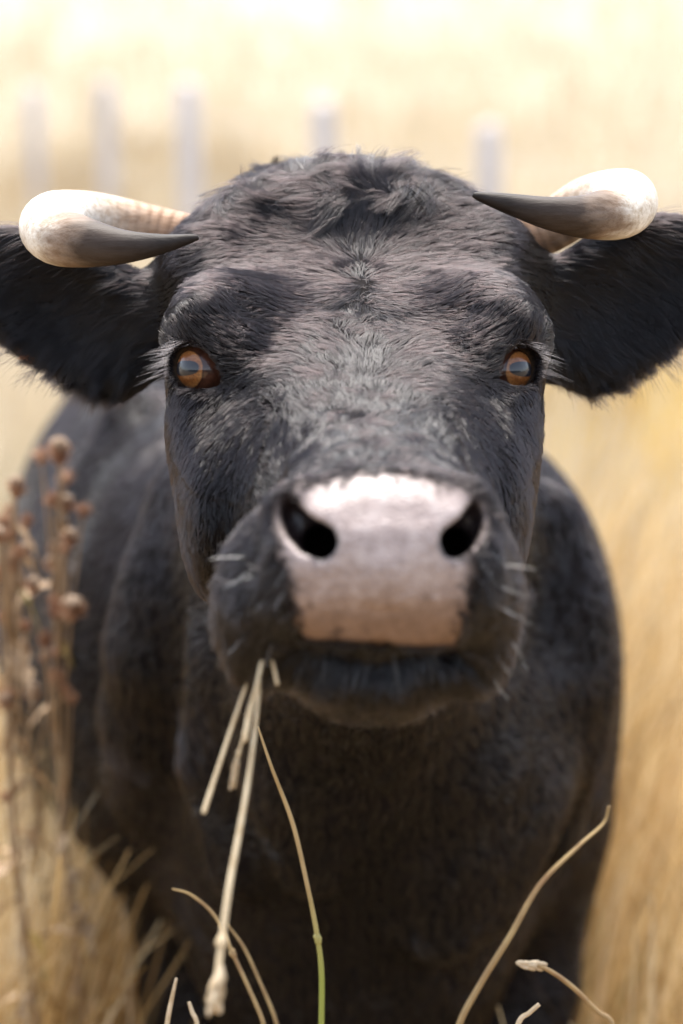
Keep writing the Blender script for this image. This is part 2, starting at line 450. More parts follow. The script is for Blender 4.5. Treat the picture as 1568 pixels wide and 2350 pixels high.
# nostrils
def SC(u, v, dd): return C(u, v, SD(u, v) + dd)
NOS = [
 [(SC(662, 1158, .003), .0040), (SC(670, 1186, .005), .0056), (SC(690, 1213, .006), .0070), (SC(716, 1234, .006), .0086), (SC(740, 1246, .006), .0094)],
 [(SC(668, 1176, .009), .0045), (SC(690, 1211, .012), .0066), (SC(716, 1233, .013), .0086), (SC(738, 1245, .013), .0096)],
 [(SC(670, 1178, .015), .0050), (SC(694, 1212, .018), .0076), (SC(735, 1243, .022), .0102), (SC(733, 1250, .10), .009)],
 [(SC(1092, 1170, .003), .0038), (SC(1086, 1194, .005), .0052), (SC(1072, 1217, .006), .0064), (SC(1054, 1236, .006), .0076), (SC(1038, 1248, .006), .0084)],
 [(SC(1087, 1184, .009), .0042), (SC(1072, 1214, .012), .0060), (SC(1054, 1234, .013), .0076), (SC(1040, 1246, .013), .0086)],
 [(SC(1084, 1186, .015), .0048), (SC(1068, 1214, .018), .0070), (SC(1042, 1244, .022), .0092), (SC(1044, 1250, .10), .008)]]
# mouth slit under the pad, its corners running down between lip and chin
MOU = [(SC(600, 1560, -.001), .003), (SC(645, 1515, .001), .004), (SC(700, 1482, .004), .0045), (SC(870, 1486, .004), .0050), (SC(1030, 1495, .004), .0045), (SC(1072, 1520, .001), .004), (SC(1110, 1556, -.001), .003)]
for ch_ in NOS: chain(ch_, .005, 'sub')
chain(MOU, .006, 'sub')
# brows
ell(C(502, 742, 1.744), V3(.032, .040, .032), rotm(unit(RGT * .6 + UPV * -.75), FWD), .05)
ell(C(1130, 747, 1.754), V3(.031, .040, .032), rotm(unit(RGT * -.6 + UPV * -.75), FWD), .05)
chain([(C(424, 772, 1.735), .012), (C(475, 752, 1.712), .014), (C(545, 808, 1.698), .012), (C(585, 880, 1.685), .010)], .02)
chain([(C(1210, 775, 1.745), .012), (C(1160, 757, 1.722), .014), (C(1095, 812, 1.703), .012), (C(1075, 890, 1.685), .010)], .02)
# cheek bones below the eyes
ell(C(470, 965, 1.740), V3(.024, .05, .045), None, .03)
ell(C(1155, 965, 1.747), V3(.022, .05, .045), None, .03)
ell(C(490, 1180, 1.705), V3(.022, .07, .06), None, .04)
ell(C(1125, 1180, 1.710), V3(.022, .07, .06), None, .04)
# temple mass and horn roots
ell(C(480, 640, 1.86), V3(.033, .05, .040), None, .05)
ell(C(1125, 640, 1.865), V3(.033, .05, .040), None, .05)
# eye lids and sockets
ER0 = .0217
GL = unit(-FWD * .73 + RGT * -.68 + UPV * -.04)       # gaze
GR = unit(-FWD * .73 + RGT * .68 + UPV * -.04)
EL, ER = C(477, 849, 1.717), C(1149, 851, 1.727)
for c, sg in ((EL, -1), (ER, 1)):
    ell(c, V3(.0256, .0256, .0256), None, .014)
# ears
def ear(base, tip, half, face, k=.03):
    base = np.asarray(base); tip = np.asarray(tip)
    ax = unit(tip - base); L = np.linalg.norm(tip - base) / 2
    n = unit(face - ax * (ax @ face)); Rm = rotm(ax, n)
    c = (base + tip) / 2
    ell(c, V3(L, .017, half), Rm, k)
    ell(c + n * .019 + ax * .008, V3(L * .88, .019, half * .80), Rm, .008, 'sub')
ear(C(385, 815, 1.85), C(-80, 575, 1.84), .048, unit(-FWD * 1.0 + RGT * -.15 + UPV * -.12))
ear(C(1215, 800, 1.855), C(1655, 555, 1.845), .053, unit(-FWD * 1.0 + RGT * .15 + UPV * -.12))
chain([(C(430, 730, 1.90), .04), (C(330, 755, 1.885), .034)], .04)
chain([(C(1180, 735, 1.905), .04), (C(1265, 760, 1.89), .034)], .04)
# the lid openings are cut last
def almond(c, dirs, a, bh, off, depth):
    r = V3(a, depth, bh)
    def one(P, cc):
        q = (P - cc) @ dirs.T
        k0 = np.sqrt(((q / r) ** 2).sum(1)); k1 = np.sqrt(((q / r ** 2) ** 2).sum(1)) + 1e-9
        return k0 * (k0 - 1) / k1
    bound(lambda P: np.maximum(one(P, c + dirs[2] * off), one(P, c - dirs[2] * off)), c, max(a, depth, bh), .0015, 'sub')
for c, sg in ((EL, -1), (ER, 1)):
    g = unit(-FWD * .90 + RGT * .38 * sg)
    inner = unit(RGT * -sg + UPV * -.42); inner = unit(inner - g * (g @ inner))
    almond(c + g * .022 + inner * .0010, np.stack([inner, g, np.cross(inner, g)]), .0290, .0310, .0152, .026)

def axis_grid(segs):
    out = [segs[0][0]]
    for a, b, st in segs:
        n = max(1, round((b - a) / st)); out += list(np.linspace(a, b, n + 1)[1:])
    return np.array(out)
FINE = .003
xs = axis_grid([(-.50, -.34, .012), (-.34, .34, FINE), (.34, .42, .012)])
ys = axis_grid([(1.32, 1.98, FINE), (1.98, 2.2, .007), (2.2, 4.36, .012)])
zs = axis_grid([(-.06, .90, .012), (.90, .98, .006), (.98, 1.42, FINE)])

def extract():
    nx, ny, nz = len(xs), len(ys), len(zs); st = 6
    ix, iy, iz = [np.minimum(np.arange(st // 2, n + st, st), n - 1) for n in (nx, ny, nz)]
    G = np.stack(np.meshgrid(xs[ix], ys[iy], zs[iz], indexing='ij'), -1).reshape(-1, 3)
    co = field(G).reshape(len(ix), len(iy), len(iz)).astype(np.float32)
    e = lambda a, n, ax: np.take(a, np.minimum(np.arange(n) // st, a.shape[ax] - 1), axis=ax)
    V = e(e(e(co, nx, 0), ny, 1), nz, 2)
    dx = np.maximum.reduce(np.meshgrid(np.gradient(xs), np.gradient(ys), np.gradient(zs), indexing='ij'))
    msk = np.abs(V) < dx * st * 1.0 + .012
    idx = np.flatnonzero(msk.ravel())
    Vf = V.ravel()
    for k in range(0, len(idx), 400000):
        j = idx[k:k + 400000]; a, b, c = np.unravel_index(j, V.shape)
        Vf[j] = field(np.stack([xs[a], ys[b], zs[c]], 1))
    V = Vf.reshape(nx, ny, nz)
    ins = V < 0
    s8 = ins[:-1, :-1, :-1].astype(np.int8)
    acc = np.zeros((nx - 1, ny - 1, nz - 1), np.int8)
    offs = [(a, b, c) for a in (0, 1) for b in (0, 1) for c in (0, 1)]
    for a, b, c in offs: acc += ins[a:nx - 1 + a, b:ny - 1 + b, c:nz - 1 + c]
    act = (acc > 0) & (acc < 8)
    ci = np.flatnonzero(act.ravel()); a, b, c = np.unravel_index(ci, act.shape)
    cid = np.full(act.size, -1, np.int32); cid[ci] = np.arange(len(ci)); cid = cid.reshape(act.shape)
    sm = np.zeros((len(ci), 3)); cn = np.zeros(len(ci))
    for p in offs:
        for ax in range(3):
            if p[ax]: continue
            q = list(p); q[ax] = 1
            va = V[a + p[0], b + p[1], c + p[2]]; vb = V[a + q[0], b + q[1], c + q[2]]
            m = (va < 0) != (vb < 0)
            t = np.where(m, va / np.where(m, va - vb, 1), 0)[:, None]
            pa = np.stack([xs[a + p[0]], ys[b + p[1]], zs[c + p[2]]], 1); pb = np.stack([xs[a + q[0]], ys[b + q[1]], zs[c + q[2]]], 1)
            sm += np.where(m[:, None], pa + (pb - pa) * t, 0); cn += m
    P = sm / cn[:, None]
    Q = []
    for ax in range(3):
        o1, o2 = [(1, 2), (2, 0), (0, 1)][ax]
        sl = [slice(None)] * 3; sh = [slice(None)] * 3
        sl[ax] = slice(0, -1); sh[ax] = slice(1, None)
        A = ins[tuple(sl)]; B = ins[tuple(sh)]
        ch = A != B
        e_ = np.argwhere(ch)
        e_ = e_[(e_[:, o1] > 0) & (e_[:, o2] > 0) & (e_[:, o1] < act.shape[o1]) & (e_[:, o2] < act.shape[o2])]
        def cell(d1, d2):
            w = e_.copy(); w[:, o1] -= d1; w[:, o2] -= d2
            return cid[w[:, 0], w[:, 1], w[:, 2]]
        q = np.stack([cell(1, 1), cell(0, 1), cell(0, 0), cell(1, 0)], 1)
        fl = B[e_[:, 0], e_[:, 1], e_[:, 2]]
        q[fl] = q[fl][:, ::-1]
        Q.append(q)
    Q = np.concatenate(Q); Q = Q[(Q >= 0).all(1)]
    return P, Q

def smooth(P, Q, it=2, lam=.5):
    E = np.concatenate([Q[:, [0, 1]], Q[:, [1, 2]], Q[:, [2, 3]], Q[:, [3, 0]]])
    E = np.concatenate([E, E[:, ::-1]])
    cnt = np.bincount(E[:, 0], minlength=len(P))[:, None]
    for _ in range(it):
        s = np.stack([np.bincount(E[:, 0], weights=P[E[:, 1], k], minlength=len(P)) for k in range(3)], 1)
        P = P + lam * (s / np.maximum(cnt, 1) - P)
    return P

P, Q = extract()
P = smooth(P, Q, 2)
def vnormals(P, Q):
    n = np.cross(P[Q[:, 2]] - P[Q[:, 0]], P[Q[:, 3]] - P[Q[:, 1]])
    N = np.zeros_like(P)
    for k in range(4):
        for a in range(3): N[:, a] += np.bincount(Q[:, k], weights=n[:, a], minlength=len(P))
    return unit(N)
NV = vnormals(P, Q)
U_, Vv, D_ = proj(P)

# ---- brushes: (u, v, d, radius m, height m) push the hide along its normal
def brush(pts, rad, amt):
    global P
    pts = [C(*p) if len(p) == 3 else C(p[0], p[1], SD(p[0], p[1])) for p in pts]
    best = np.full(len(P), 9.0)
    if len(pts) == 1: best = np.linalg.norm(P - pts[0], axis=1)
    for a, b in zip(pts, pts[1:]):
        ab = b - a; t = np.clip(((P - a) @ ab) / (ab @ ab), 0, 1)
        best = np.minimum(best, np.linalg.norm(P - a - t[:, None] * ab, axis=1))
    P = P + NV * (amt * np.exp(-(best / rad) ** 2))[:, None]
brush([(690, 1098), (780, 1082), (870, 1075), (980, 1085), (1080, 1105)], .006, -.0035)   # crease over the pad
brush([(520, 885), (590, 905), (612, 960), (625, 1030)], .012, -.0045)
brush([(1130, 885), (1098, 905), (1087, 960), (1085, 1040)], .012, -.0045)
brush([(585, 870), (560, 800), (575, 730), (550, 660)], .010, -.003)
brush([(1075, 870), (1050, 790), (1062, 710), (1120, 650)], .010, -.003)
brush([(420, 905), (470, 915), (520, 895)], .006, .003)
brush([(1215, 905), (1165, 915), (1125, 895)], .006, .003)
brush([(828, 620)], .007, -.004)
brush([(1047, 1010)], .006, .003)

# ---- masks that belong to the hide
def poly_dist(poly, u, v):
    poly = np.array(poly, float); n = len(poly)
    ins = np.zeros(len(u), bool); dm = np.full(len(u), 1e9)
    for i in range(n):
        (x1, y1), (x2, y2) = poly[i], poly[(i + 1) % n]
        c = ((y1 > v) != (y2 > v)) & (u < (x2 - x1) * (v - y1) / ((y2 - y1) if y2 != y1 else 1e-9) + x1)
        ins ^= c
        ex, ey = x2 - x1, y2 - y1
        t = np.clip(((u - x1) * ex + (v - y1) * ey) / (ex * ex + ey * ey), 0, 1)
        dm = np.minimum(dm, np.hypot(u - x1 - t * ex, v - y1 - t * ey))
    return np.where(ins, -dm, dm)
PAD = [(684, 1116), (705, 1126), (760, 1113), (830, 1095), (900, 1093), (980, 1107), (1035, 1128), (1070, 1120), (1082, 1150), (1078, 1180), (1092, 1225),
       (1058, 1290), (1068, 1340), (1062, 1410), (1046, 1484), (960, 1482), (870, 1474), (780, 1466), (702, 1468), (682, 1400), (676, 1330), (655, 1245), (690, 1170)]
def masks(P):
    u, v, d = proj(P)
    fr = (d < 1.56)
    pd = poly_dist(PAD, u, v)
    pad = np.where(fr & (d < 1.49), np.clip(.5 - pd / np.where(v > 1455, 12, 30) + .45 * N1(P, .003)[:, 0] * (np.abs(pd) < 34) * (v < 1455), 0, 1), 0)
    wing = np.zeros(len(P))
    for q in ([(650, 1160), (640, 1195), (655, 1240)], [(1102, 1165), (1110, 1200), (1102, 1240)]):
        for a, b in zip(q, q[1:]):
            a = np.array(a); b = np.array(b); ab = b - a
            t = np.clip(((u - a[0]) * ab[0] + (v - a[1]) * ab[1]) / (ab @ ab), 0, 1)
            dd = np.hypot(u - a[0] - t * ab[0], v - a[1] - t * ab[1]); wing = np.maximum(wing, .45 * np.exp(-(dd / 14) ** 2))
    for c in ((690, 1320), (1060, 1310)):
        dd = np.hypot((u - c[0]) * 1.2, v - c[1]); wing = np.maximum(wing, .75 * np.exp(-(dd / 30) ** 2))
    pad = np.maximum(pad, np.where(fr & (d < 1.48), wing, 0))
    lip = np.clip((v - 1270) / 160, 0, 1) * fr  # drives the shade painted into the lower pad colour
    nos = np.zeros(len(P))
    for a, b, r in ((C(668, 1165, 1.422), C(735, 1240, 1.46), 0), (C(1090, 1178, 1.425), C(1042, 1243, 1.46), 0)):
        dpt = d - (1.445)
        nos = np.maximum(nos, 0)
    return pad, lip
pad, lip = masks(P)
NV = vnormals(P, Q)
nos = np.zeros(len(P))
for ch_ in NOS:
    for (a, ra), (b, rb) in zip(ch_, ch_[1:]):
        ab = b - a; t = np.clip(((P - a) @ ab) / (ab @ ab), 0, 1)
        nos = np.maximum(nos, np.clip((ra + (rb - ra) * t + .0032 - np.linalg.norm(P - a - t[:, None] * ab, axis=1)) / .0015, 0, 1))
for (a, ra), (b, rb) in zip(MOU, MOU[1:]):
    ab = b - a; t = np.clip(((P - a) @ ab) / (ab @ ab), 0, 1)
    mm_ = np.clip((ra + (rb - ra) * t + .001 - np.linalg.norm(P - a - t[:, None] * ab, axis=1)) / .0015, 0, 1); pad *= 1 - mm_
lid = np.zeros(len(P))
for c, g in ((EL, GL), (ER, GR)):
    r = np.linalg.norm(P - c, axis=1)
    lid = np.maximum(lid, np.clip((.0249 - r) / .0015, 0, 1))
me = mesh_np('cow', P, Q)
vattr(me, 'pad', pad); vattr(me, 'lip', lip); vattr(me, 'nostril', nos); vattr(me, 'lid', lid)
cow = empty('cow', (0, 2.5, 0))
tag(cow, 'black horned cow facing the camera with straw in its mouth, standing in dry grass', 'cow')
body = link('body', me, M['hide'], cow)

# ------------------------------------------------------------------ horns and eyes
def spline(pts, n):
    """Catmull-Rom through rows of pts"""
    pts = np.array(pts, float); t = np.linspace(0, len(pts) - 1, n)
    p = np.vstack([2 * pts[0] - pts[1], pts, 2 * pts[-1] - pts[-2]])
    i = np.minimum(t.astype(int), len(pts) - 2); f = (t - i)[:, None]
    a, b, c, d = p[i], p[i + 1], p[i + 2], p[i + 3]
    return .5 * ((2 * b) + (c - a) * f + (2 * a - 5 * b + 4 * c - d) * f ** 2 + (3 * b - a - 3 * c + d) * f ** 3)

def tube(pts, rads, ns=20, cap=True, flat=None):
    pts = np.asarray(pts); n = len(pts)
    T = unit(np.gradient(pts, axis=0)); up = np.array([0, 0, 1.0])
    if abs(T[0] @ up) > .9: up = np.array([0, 1.0, 0])
    X = unit(np.cross(T[0], up)); V = []
    ang = np.linspace(0, 2 * np.pi, ns, endpoint=False)
    for k in range(n):
        X = unit(X - T[k] * (X @ T[k])); Y = np.cross(T[k], X)
        V.append(pts[k] + rads[k] * (np.cos(ang)[:, None] * X + np.sin(ang)[:, None] * Y))
    V = np.concatenate(V)
    i = np.arange(n - 1)[:, None] * ns; j = np.arange(ns)[None]; j2 = (j + 1) % ns
    F = np.stack([i + j, i + j2, i + ns + j2, i + ns + j], -1).reshape(-1, 4)
    if cap:
        c0, c1 = len(V), len(V) + 1
        V = np.vstack([V, pts[0], pts[-1] + T[-1] * rads[-1] * .4])
        jj = np.arange(ns); j3 = (jj + 1) % ns; b = (n - 1) * ns
        F = np.vstack([F, np.stack([np.full(ns, c0), j3, jj, jj], 1), np.stack([np.full(ns, c1), b + jj, b + j3, b + j3], 1)])
    return V, F

def mesh_pieces(name, pieces, smooth=True):
    """join vertex/face arrays, caps carry repeated indices and become triangles"""
    me = bpy.data.meshes.new(name); vs, fs, o = [], [], 0
    for V, F in pieces:
        vs.append(V)
        for f in np.asarray(F):
            g = [int(x) + o for x in f]
            if len(g) == 4 and g[2] == g[3]: g = g[:3]
            fs.append(g)
        o += len(V)
    me.from_pydata(np.concatenate(vs).tolist(), [], fs)
    me.polygons.foreach_set('use_smooth', np.full(len(me.polygons), smooth))
    me.update()
    return me

def horn(rows):
    rows = [list(C(*r[:3])) + [r[3]] for r in rows]
    s = spline(rows, 90)
    V, F = tube(s[:, :3], np.maximum(s[:, 3], .0015), 28)
    me = mesh_pieces('horn', [(V, F)])
    L = np.concatenate([[0], np.cumsum(np.linalg.norm(np.diff(s[:, :3], axis=0), axis=1))]); L /= L[-1]
    vattr(me, 'along', np.concatenate([np.repeat(L, 28), [0, 1]]))
    return link('horn', me, M['horn'], cow)
horn([(480, 553, 1.87, .0195), (420, 545, 1.875, .0192), (330, 525, 1.875, .0198), (220, 505, 1.86, .0212), (135, 505, 1.82, .0222), (113, 522, 1.775, .0222),
      (140, 543, 1.735, .0212), (205, 558, 1.71, .0172), (285, 566, 1.70, .0120), (370, 560, 1.70, .0072), (435, 548, 1.70, .0034), (455, 545, 1.70, .0018)])
horn([(1120, 562, 1.875, .0195), (1185, 550, 1.88, .0195), (1260, 522, 1.88, .0198), (1350, 468, 1.865, .0212), (1425, 455, 1.825, .0222), (1440, 468, 1.78, .0222),
      (1410, 488, 1.74, .0196), (1335, 497, 1.715, .0152), (1255, 488, 1.705, .0115), (1170, 468, 1.705, .0075), (1105, 452, 1.705, .0036), (1086, 447, 1.705, .0018)])

def eyeball(c, g):
    V, F = [], []
    nu, nv = 64, 48; r0 = ER0
    for i in range(nv + 1):
        th = math.pi * i / nv
        for j in range(nu):
            ph = 2 * math.pi * j / nu
            r = r0 + .0022 * math.exp(-(th / .62) ** 2)        # cornea bulge
            V.append((r * math.cos(th), r * math.sin(th) * math.cos(ph), r * math.sin(th) * math.sin(ph)))
    for i in range(nv):
        for j in range(nu):
            a, b = i * nu + j, i * nu + (j + 1) % nu
            F.append((a, a + nu, b + nu, b))
    me = bpy.data.meshes.new('eye'); me.from_pydata(V, [], F)
    me.polygons.foreach_set('use_smooth', np.full(len(me.polygons), True))
    o = link('eye', me, M['eye'], cow)
    x = Vector(g); z = Vector(UPV); y = z.cross(x).normalized(); z = x.cross(y)
    o.matrix_parent_inverse = Matrix.Identity(4)
    Mx = Matrix((x, y, z)).transposed().to_4x4(); Mx.translation = Vector(c) - cow.location
    o.matrix_basis = Mx
    return o
eyeball(EL, GL); eyeball(ER, GR)

# ------------------------------------------------------------------ fur
CTRL = [ # u, v, du, dv   (dv > 0 is downwards)
 (830, 560, 0, -1), (830, 500, .1, -1), (700, 450, -.6, -.8), (950, 470, .6, -.8), (560, 500, -.9, -.5), (1080, 490, .9, -.5),
 (770, 600, -1, -.3), (890, 600, 1, -.3), (770, 650, -1, .3), (890, 650, 1, .3), (720, 560, -1, -.4), (930, 560, 1, -.4),
 (650, 560, -1, -.2), (600, 600, -1, 0), (520, 580, -1, .4), (470, 620, -.7, .9), (1020, 570, 1, -.1), (1090, 600, 1, .2), (1150, 640, .8, .8),
 (700, 680, -1, .1), (620, 680, -1, .1), (600, 750, -1, .1), (640, 820, -.8, .3), (960, 680, 1, .1), (1040, 690, 1, .1), (1040, 770, 1, .15), (1010, 850, .8, .3),
 (480, 690, -.5, -.8), (430, 740, -.7, -.7), (540, 760, -.7, -.5), (500, 780, -.8, -.4), (570, 850, -.7, .2),
 (1140, 700, .5, -.8), (1210, 740, .7, -.7), (1110, 790, .7, -.5), (1150, 780, .8, -.4), (1080, 870, .7, .2),
 (830, 680, 0, 1), (775, 700, -.5, .7), (885, 700, .5, .7), (760, 775, -.5, -.7), (830, 760, .1, -1), (900, 775, .5, -.7), (720, 830, -.55, -.8), (830, 830, 0, -1), (940, 830, .55, -.8), (840, 920, 0, -1),
 (700, 930, -.45, -.9), (770, 930, -.2, -1), (910, 930, .2, -1), (960, 930, .45, -.9), (650, 1010, -.5, -.7), (750, 1000, -.3, -1), (850, 990, 0, -1), (940, 1000, .3, -1), (1020, 990, .5, -.7),
 (700, 1060, -.4, -.6), (860, 1045, 0, -1), (1000, 1060, .4, -.6), (600, 1120, -1, -.2), (1130, 1120, 1, -.2),
 (420, 940, -.3, 1), (500, 930, -.3, 1), (440, 1050, -.2, 1), (540, 1050, -.2, 1), (450, 1200, -.1, 1), (480, 1330, 0, 1),
 (1220, 940, .3, 1), (1150, 930, .3, 1), (1200, 1050, .2, 1), (1120, 1040, .2, 1), (1200, 1200, .1, 1),
 (600, 1220, -1, .2), (560, 1300, -.9, .5), (620, 1350, -.8, .6), (560, 1430, -.5, .9), (640, 1450, -.4, 1), (600, 1510, -.2, 1),
 (1150, 1220, 1, .2), (1170, 1300, .9, .5), (1110, 1350, .8, .6), (1170, 1430, .6, .9), (1100, 1450, .4, 1), (1140, 1520, .2, 1),
 (700, 1550, -.5, .9), (780, 1530, -.25, 1), (870, 1530, 0, 1), (960, 1540, .25, 1), (1040, 1560, .5, .9), (860, 1620, 0, 1),
 (330, 720, -.9, .4), (250, 680, -1, .1), (150, 680, -1, .2), (50, 680, -1, .3), (300, 800, -.8, .7), (200, 790, -.8, .6), (100, 750, -.9, .6), (320, 900, -.5, .9), (230, 850, -.6, .8), (200, 640, -1, 0),
 (1270, 720, .9, .4), (1350, 650, 1, .1), (1450, 640, 1, .3), (1530, 640, 1, .4), (1300, 800, .8, .8), (1400, 760, .8, .7), (1480, 740, .8, .7), (1290, 900, .5, .9), (1380, 850, .6, .8), (1400, 580, 1, 0),
]
if FUR:
    tri = np.concatenate([Q[:, [0, 1, 2]], Q[:, [0, 2, 3]]])
    ta, tb, tc_ = P[tri[:, 0]], P[tri[:, 1]], P[tri[:, 2]]
    cr = np.cross(tb - ta, tc_ - ta); ar = np.linalg.norm(cr, axis=1) / 2
    cen = (ta + tb + tc_) / 3
    tn = unit(NV[tri].mean(1))
    tu, tv, td = proj(cen)
    view = unit(CAM - cen); facing = (tn * view).sum(1)
    is_head = (cen[:, 1] < 1.99) & (cen[:, 2] > .97)
    is_ear = is_head & ((tu < 372) | (tu > 1262)) & (td > 1.80)
    padt = pad[tri].mean(1); nost = nos[tri].mean(1); lidt = lid[tri].mean(1)
    bald = np.clip(1 - padt * 1.6, 0, 1) * (nost < .2) * (lidt < .15)
    # no hair rooted inside the nostril holes or under the eyeballs
    for c in (EL, ER): bald = bald * (np.linalg.norm(cen - c, axis=1) > .0240)
    # front facing vertices that controls land on
    fv = np.flatnonzero(((NV * unit(CAM - P)).sum(1) > .05) & (P[:, 1] < 2.0))
    fu, fvv, fd = proj(P[fv])
    cp, cdv = [], []
    for u, v, du, dv in CTRL:
        r2 = np.hypot(fu - u, fvv - v); near = np.flatnonzero(r2 < 14)
        j = near[np.argmin(fd[near])] if len(near) else np.argmin(r2)
        cp.append(P[fv[j]]); cdv.append(unit(RGT * du - UPV * dv + FWD * .0))
    cp = np.array(cp); cdv = np.array(cdv)
    def comb(X):
        out = np.zeros_like(X); ws = np.zeros(len(X))
        for k in range(len(cp)):
            w = 1 / (((X - cp[k]) ** 2).sum(1) + .006 ** 2) ** 1.6
            out += w[:, None] * cdv[k]; ws += w
        return out / ws[:, None]

    def grow(sel_w, count, seed, length, lift, width, K=6, clump=.5, clump_n=10, wave=.12, dirs=None, droop=.0, jit=.07, lens=None, curl=0):
        g = np.random.default_rng(seed)
        w = sel_w * ar; w = w / w.sum()
        t = g.choice(len(w), count, p=w)
        a, b = g.random(count), g.random(count); fl = a + b > 1; a[fl] = 1 - a[fl]; b[fl] = 1 - b[fl]
        root = ta[t] + (tb - ta)[t] * a[:, None] + (tc_ - ta)[t] * b[:, None]
        nn = unit(NV[tri[t, 0]] * (1 - a - b)[:, None] + NV[tri[t, 1]] * a[:, None] + NV[tri[t, 2]] * b[:, None])
        D = comb(root) if dirs is None else dirs(root, nn)
        u_, v_, d_ = proj(root); md = np.exp(-((u_ - 840) / 130) ** 2 - ((v_ - 860) / 190) ** 2)[:, None] * (root[:, 1:2] < 1.95)
        D = D + md * (N2(root + 5.1, .010) * .40 + RGT * ((u_ - 838) / 90).clip(-1, 1)[:, None] * .15)
        D = D + N1(root, .02) * .20 + N2(root, .006) * .10 + g.normal(size=D.shape) * jit
        D = unit(D - nn * (D * nn).sum(1)[:, None])
        L = (length if lens is None else lens(root, t)) * g.uniform(.55, 1.15, count)
        u = np.linspace(0, 1, K)
        pts = np.zeros((count, K, 3)); p = root - nn * .0008; pts[:, 0] = p
        bend = N2(root + 3.3, .010) * wave + g.normal(size=D.shape) * wave * .5
        lf = lift * g.uniform(.6, 1.4, count) * (1 + .1 * md[:, 0])
        D0 = D; curlv = N2(root + 7.7, .016)[:, 0] * curl
        for k in range(1, K):
            s = (k - .5) / (K - 1)
            if curl:
                an = (curlv * s)[:, None]; D = D0 * np.cos(an) + np.cross(nn, D0) * np.sin(an)
            dd = D * 1.0 + nn * (lf * (1 - 1.25 * s))[:, None] + bend * s * 2 + np.array([0, 0, -droop]) * s
            p = p + unit(dd) * (L / (K - 1))[:, None]; pts[:, k] = p
        rnd_ = g.random(count) ** 1.3
        if lift < .6:
            for k in range(1, K):      # keep the hairs out of the hide where it is hollow
                fd_ = field(pts[:, k]); pts[:, k] += nn * np.clip(.0032 * k / K * rnd_ - fd_, 0, .008)[:, None]
        if clump > 0:
            # pull tips to a neighbour leader in the same small cell
            cs = .0036 if clump_n == 10 else clump_n
            key = np.floor((root + N1(root, .004) * .0008) / cs).astype(np.int64)
            hsh = (key[:, 0] * 73856093) ^ (key[:, 1] * 19349663) ^ (key[:, 2] * 83492791)
            order = np.argsort(hsh, kind='stable'); hs = hsh[order]
            first = np.concatenate([[True], hs[1:] != hs[:-1]]); gid = np.cumsum(first) - 1
            lead = order[np.flatnonzero(first)][gid]
            L2 = np.empty(count, int); L2[order] = lead
            same = (nn * nn[L2]).sum(1) > .4
            tgt = pts[L2]
            wgt = clump * (u ** 1.3)[None, :, None] * same[:, None, None]
            pts = pts * (1 - wgt) + (tgt + (pts[:, :1] - tgt[:, :1]) * .25) * wgt
        rad = width * (1 - .75 * u[None] ** 1.6) * g.uniform(.7, 1.2, (count, 1))
        return pts, rad

    def region_len(root, t):
        u, v, d = proj(root)
        L = np.full(len(root), .0095)
        fore = np.clip((700 - v) / 120, 0, 1); L = L + fore * .007
        mid = np.exp(-((u - 830) / 180) ** 2 - ((v - 760) / 200) ** 2); L += mid * .007
        L = np.where((d < 1.5) & (v < 1400), .0095, L)
        L = np.where((d < 1.53) & (v >= 1400), .014, L)
        L = np.where((d < 1.58) & (v > 1500), .019, L)
        L = np.where((d < 1.5) & (v < 1120), .006, L)
        ey = np.minimum(np.linalg.norm(root - EL, axis=1), np.linalg.norm(root - ER, axis=1))
        L = np.where(ey < .032, .0038, L)
        return L
    soft = np.clip((2.03 - cen[:, 1]) / .13, 0, 1) * np.clip((cen[:, 2] - .90) / .10, 0, 1)
    wf = np.where(~is_ear, bald, 0) * soft * np.where(facing > -.2, 1, .18)
    pf, rf = grow(wf, 200000, 11, .01, .34, .00017, K=6, clump=.62, wave=.10, lens=region_len)
    link('face_fur', curves_np('face_fur', pf, rf), M['fur'], cow)
    # coarser hairs over lips and chin
    wm = np.where(is_head & (td < 1.56) & (tv > 1180), bald, 0) * np.clip((tv - 1180) / 200, .1, 1)
    pm_, rm_ = grow(wm, 9000, 15, .015, .55, .00026, K=6, clump=.35, clump_n=.006, wave=.2, jit=.25)
    link('lip_hair', curves_np('lip_hair', pm_, rm_), M['fur_lip'], cow)
    # ears: long soft hair
    we = np.where(is_ear, 1.0, 0) * np.where(facing > -.3, 1, .35)
    def ear_len(root, t):
        u, v, d = proj(root)
        low = np.clip((v - (640 + np.abs(u - 784) * .12)) / 150, 0, 1)
        return .016 + .024 * low * np.clip(1.25 - np.abs(np.abs(u - 795) - 480) / 260, .25, 1)
    pe, re = grow(we, 75000, 12, .02, .35, .00016, K=7, clump=.55, clump_n=.007, wave=.16, lens=ear_len, droop=.25)
    link('ear_fur', curves_np('ear_fur', pe, re), M['fur_ear'], cow)
    p2_, r2_ = grow(np.where(is_ear & (facing > 0), 1.0, 0), 2600, 16, .042, .5, .00015, K=9, clump=.3, clump_n=.01, wave=.2, droop=.45, jit=.15)
    link('ear_hair', curves_np('ear_hair', p2_, r2_), M['fur'], cow)
    # poll tuft: long wavy locks falling over the crown
    edge = np.clip((478 - tv + N1(cen, .02)[:, 0] * 22) / 40, 0, 1) * np.clip((tu - 520) / 110, 0, 1) * np.clip((1030 - tu) / 110, 0, 1)
    wp = np.where(is_head & ~is_ear & (td > 1.78) & (td < 1.98), edge, 0)
    def poll_dir(root, nn):
        u, v, d = proj(root)
        sd = np.clip((u - 900) / 200, -1, .8)
        return RGT * sd[:, None] * 1.1 + UPV * .25 + FWD * .1 + N1(root, .03) * .75
    pp, rp = grow(wp, 11000, 13, .046, .38, .00016, K=12, clump=.80, clump_n=.008, wave=.12, dirs=poll_dir, droop=.25, jit=.05, curl=1.8)
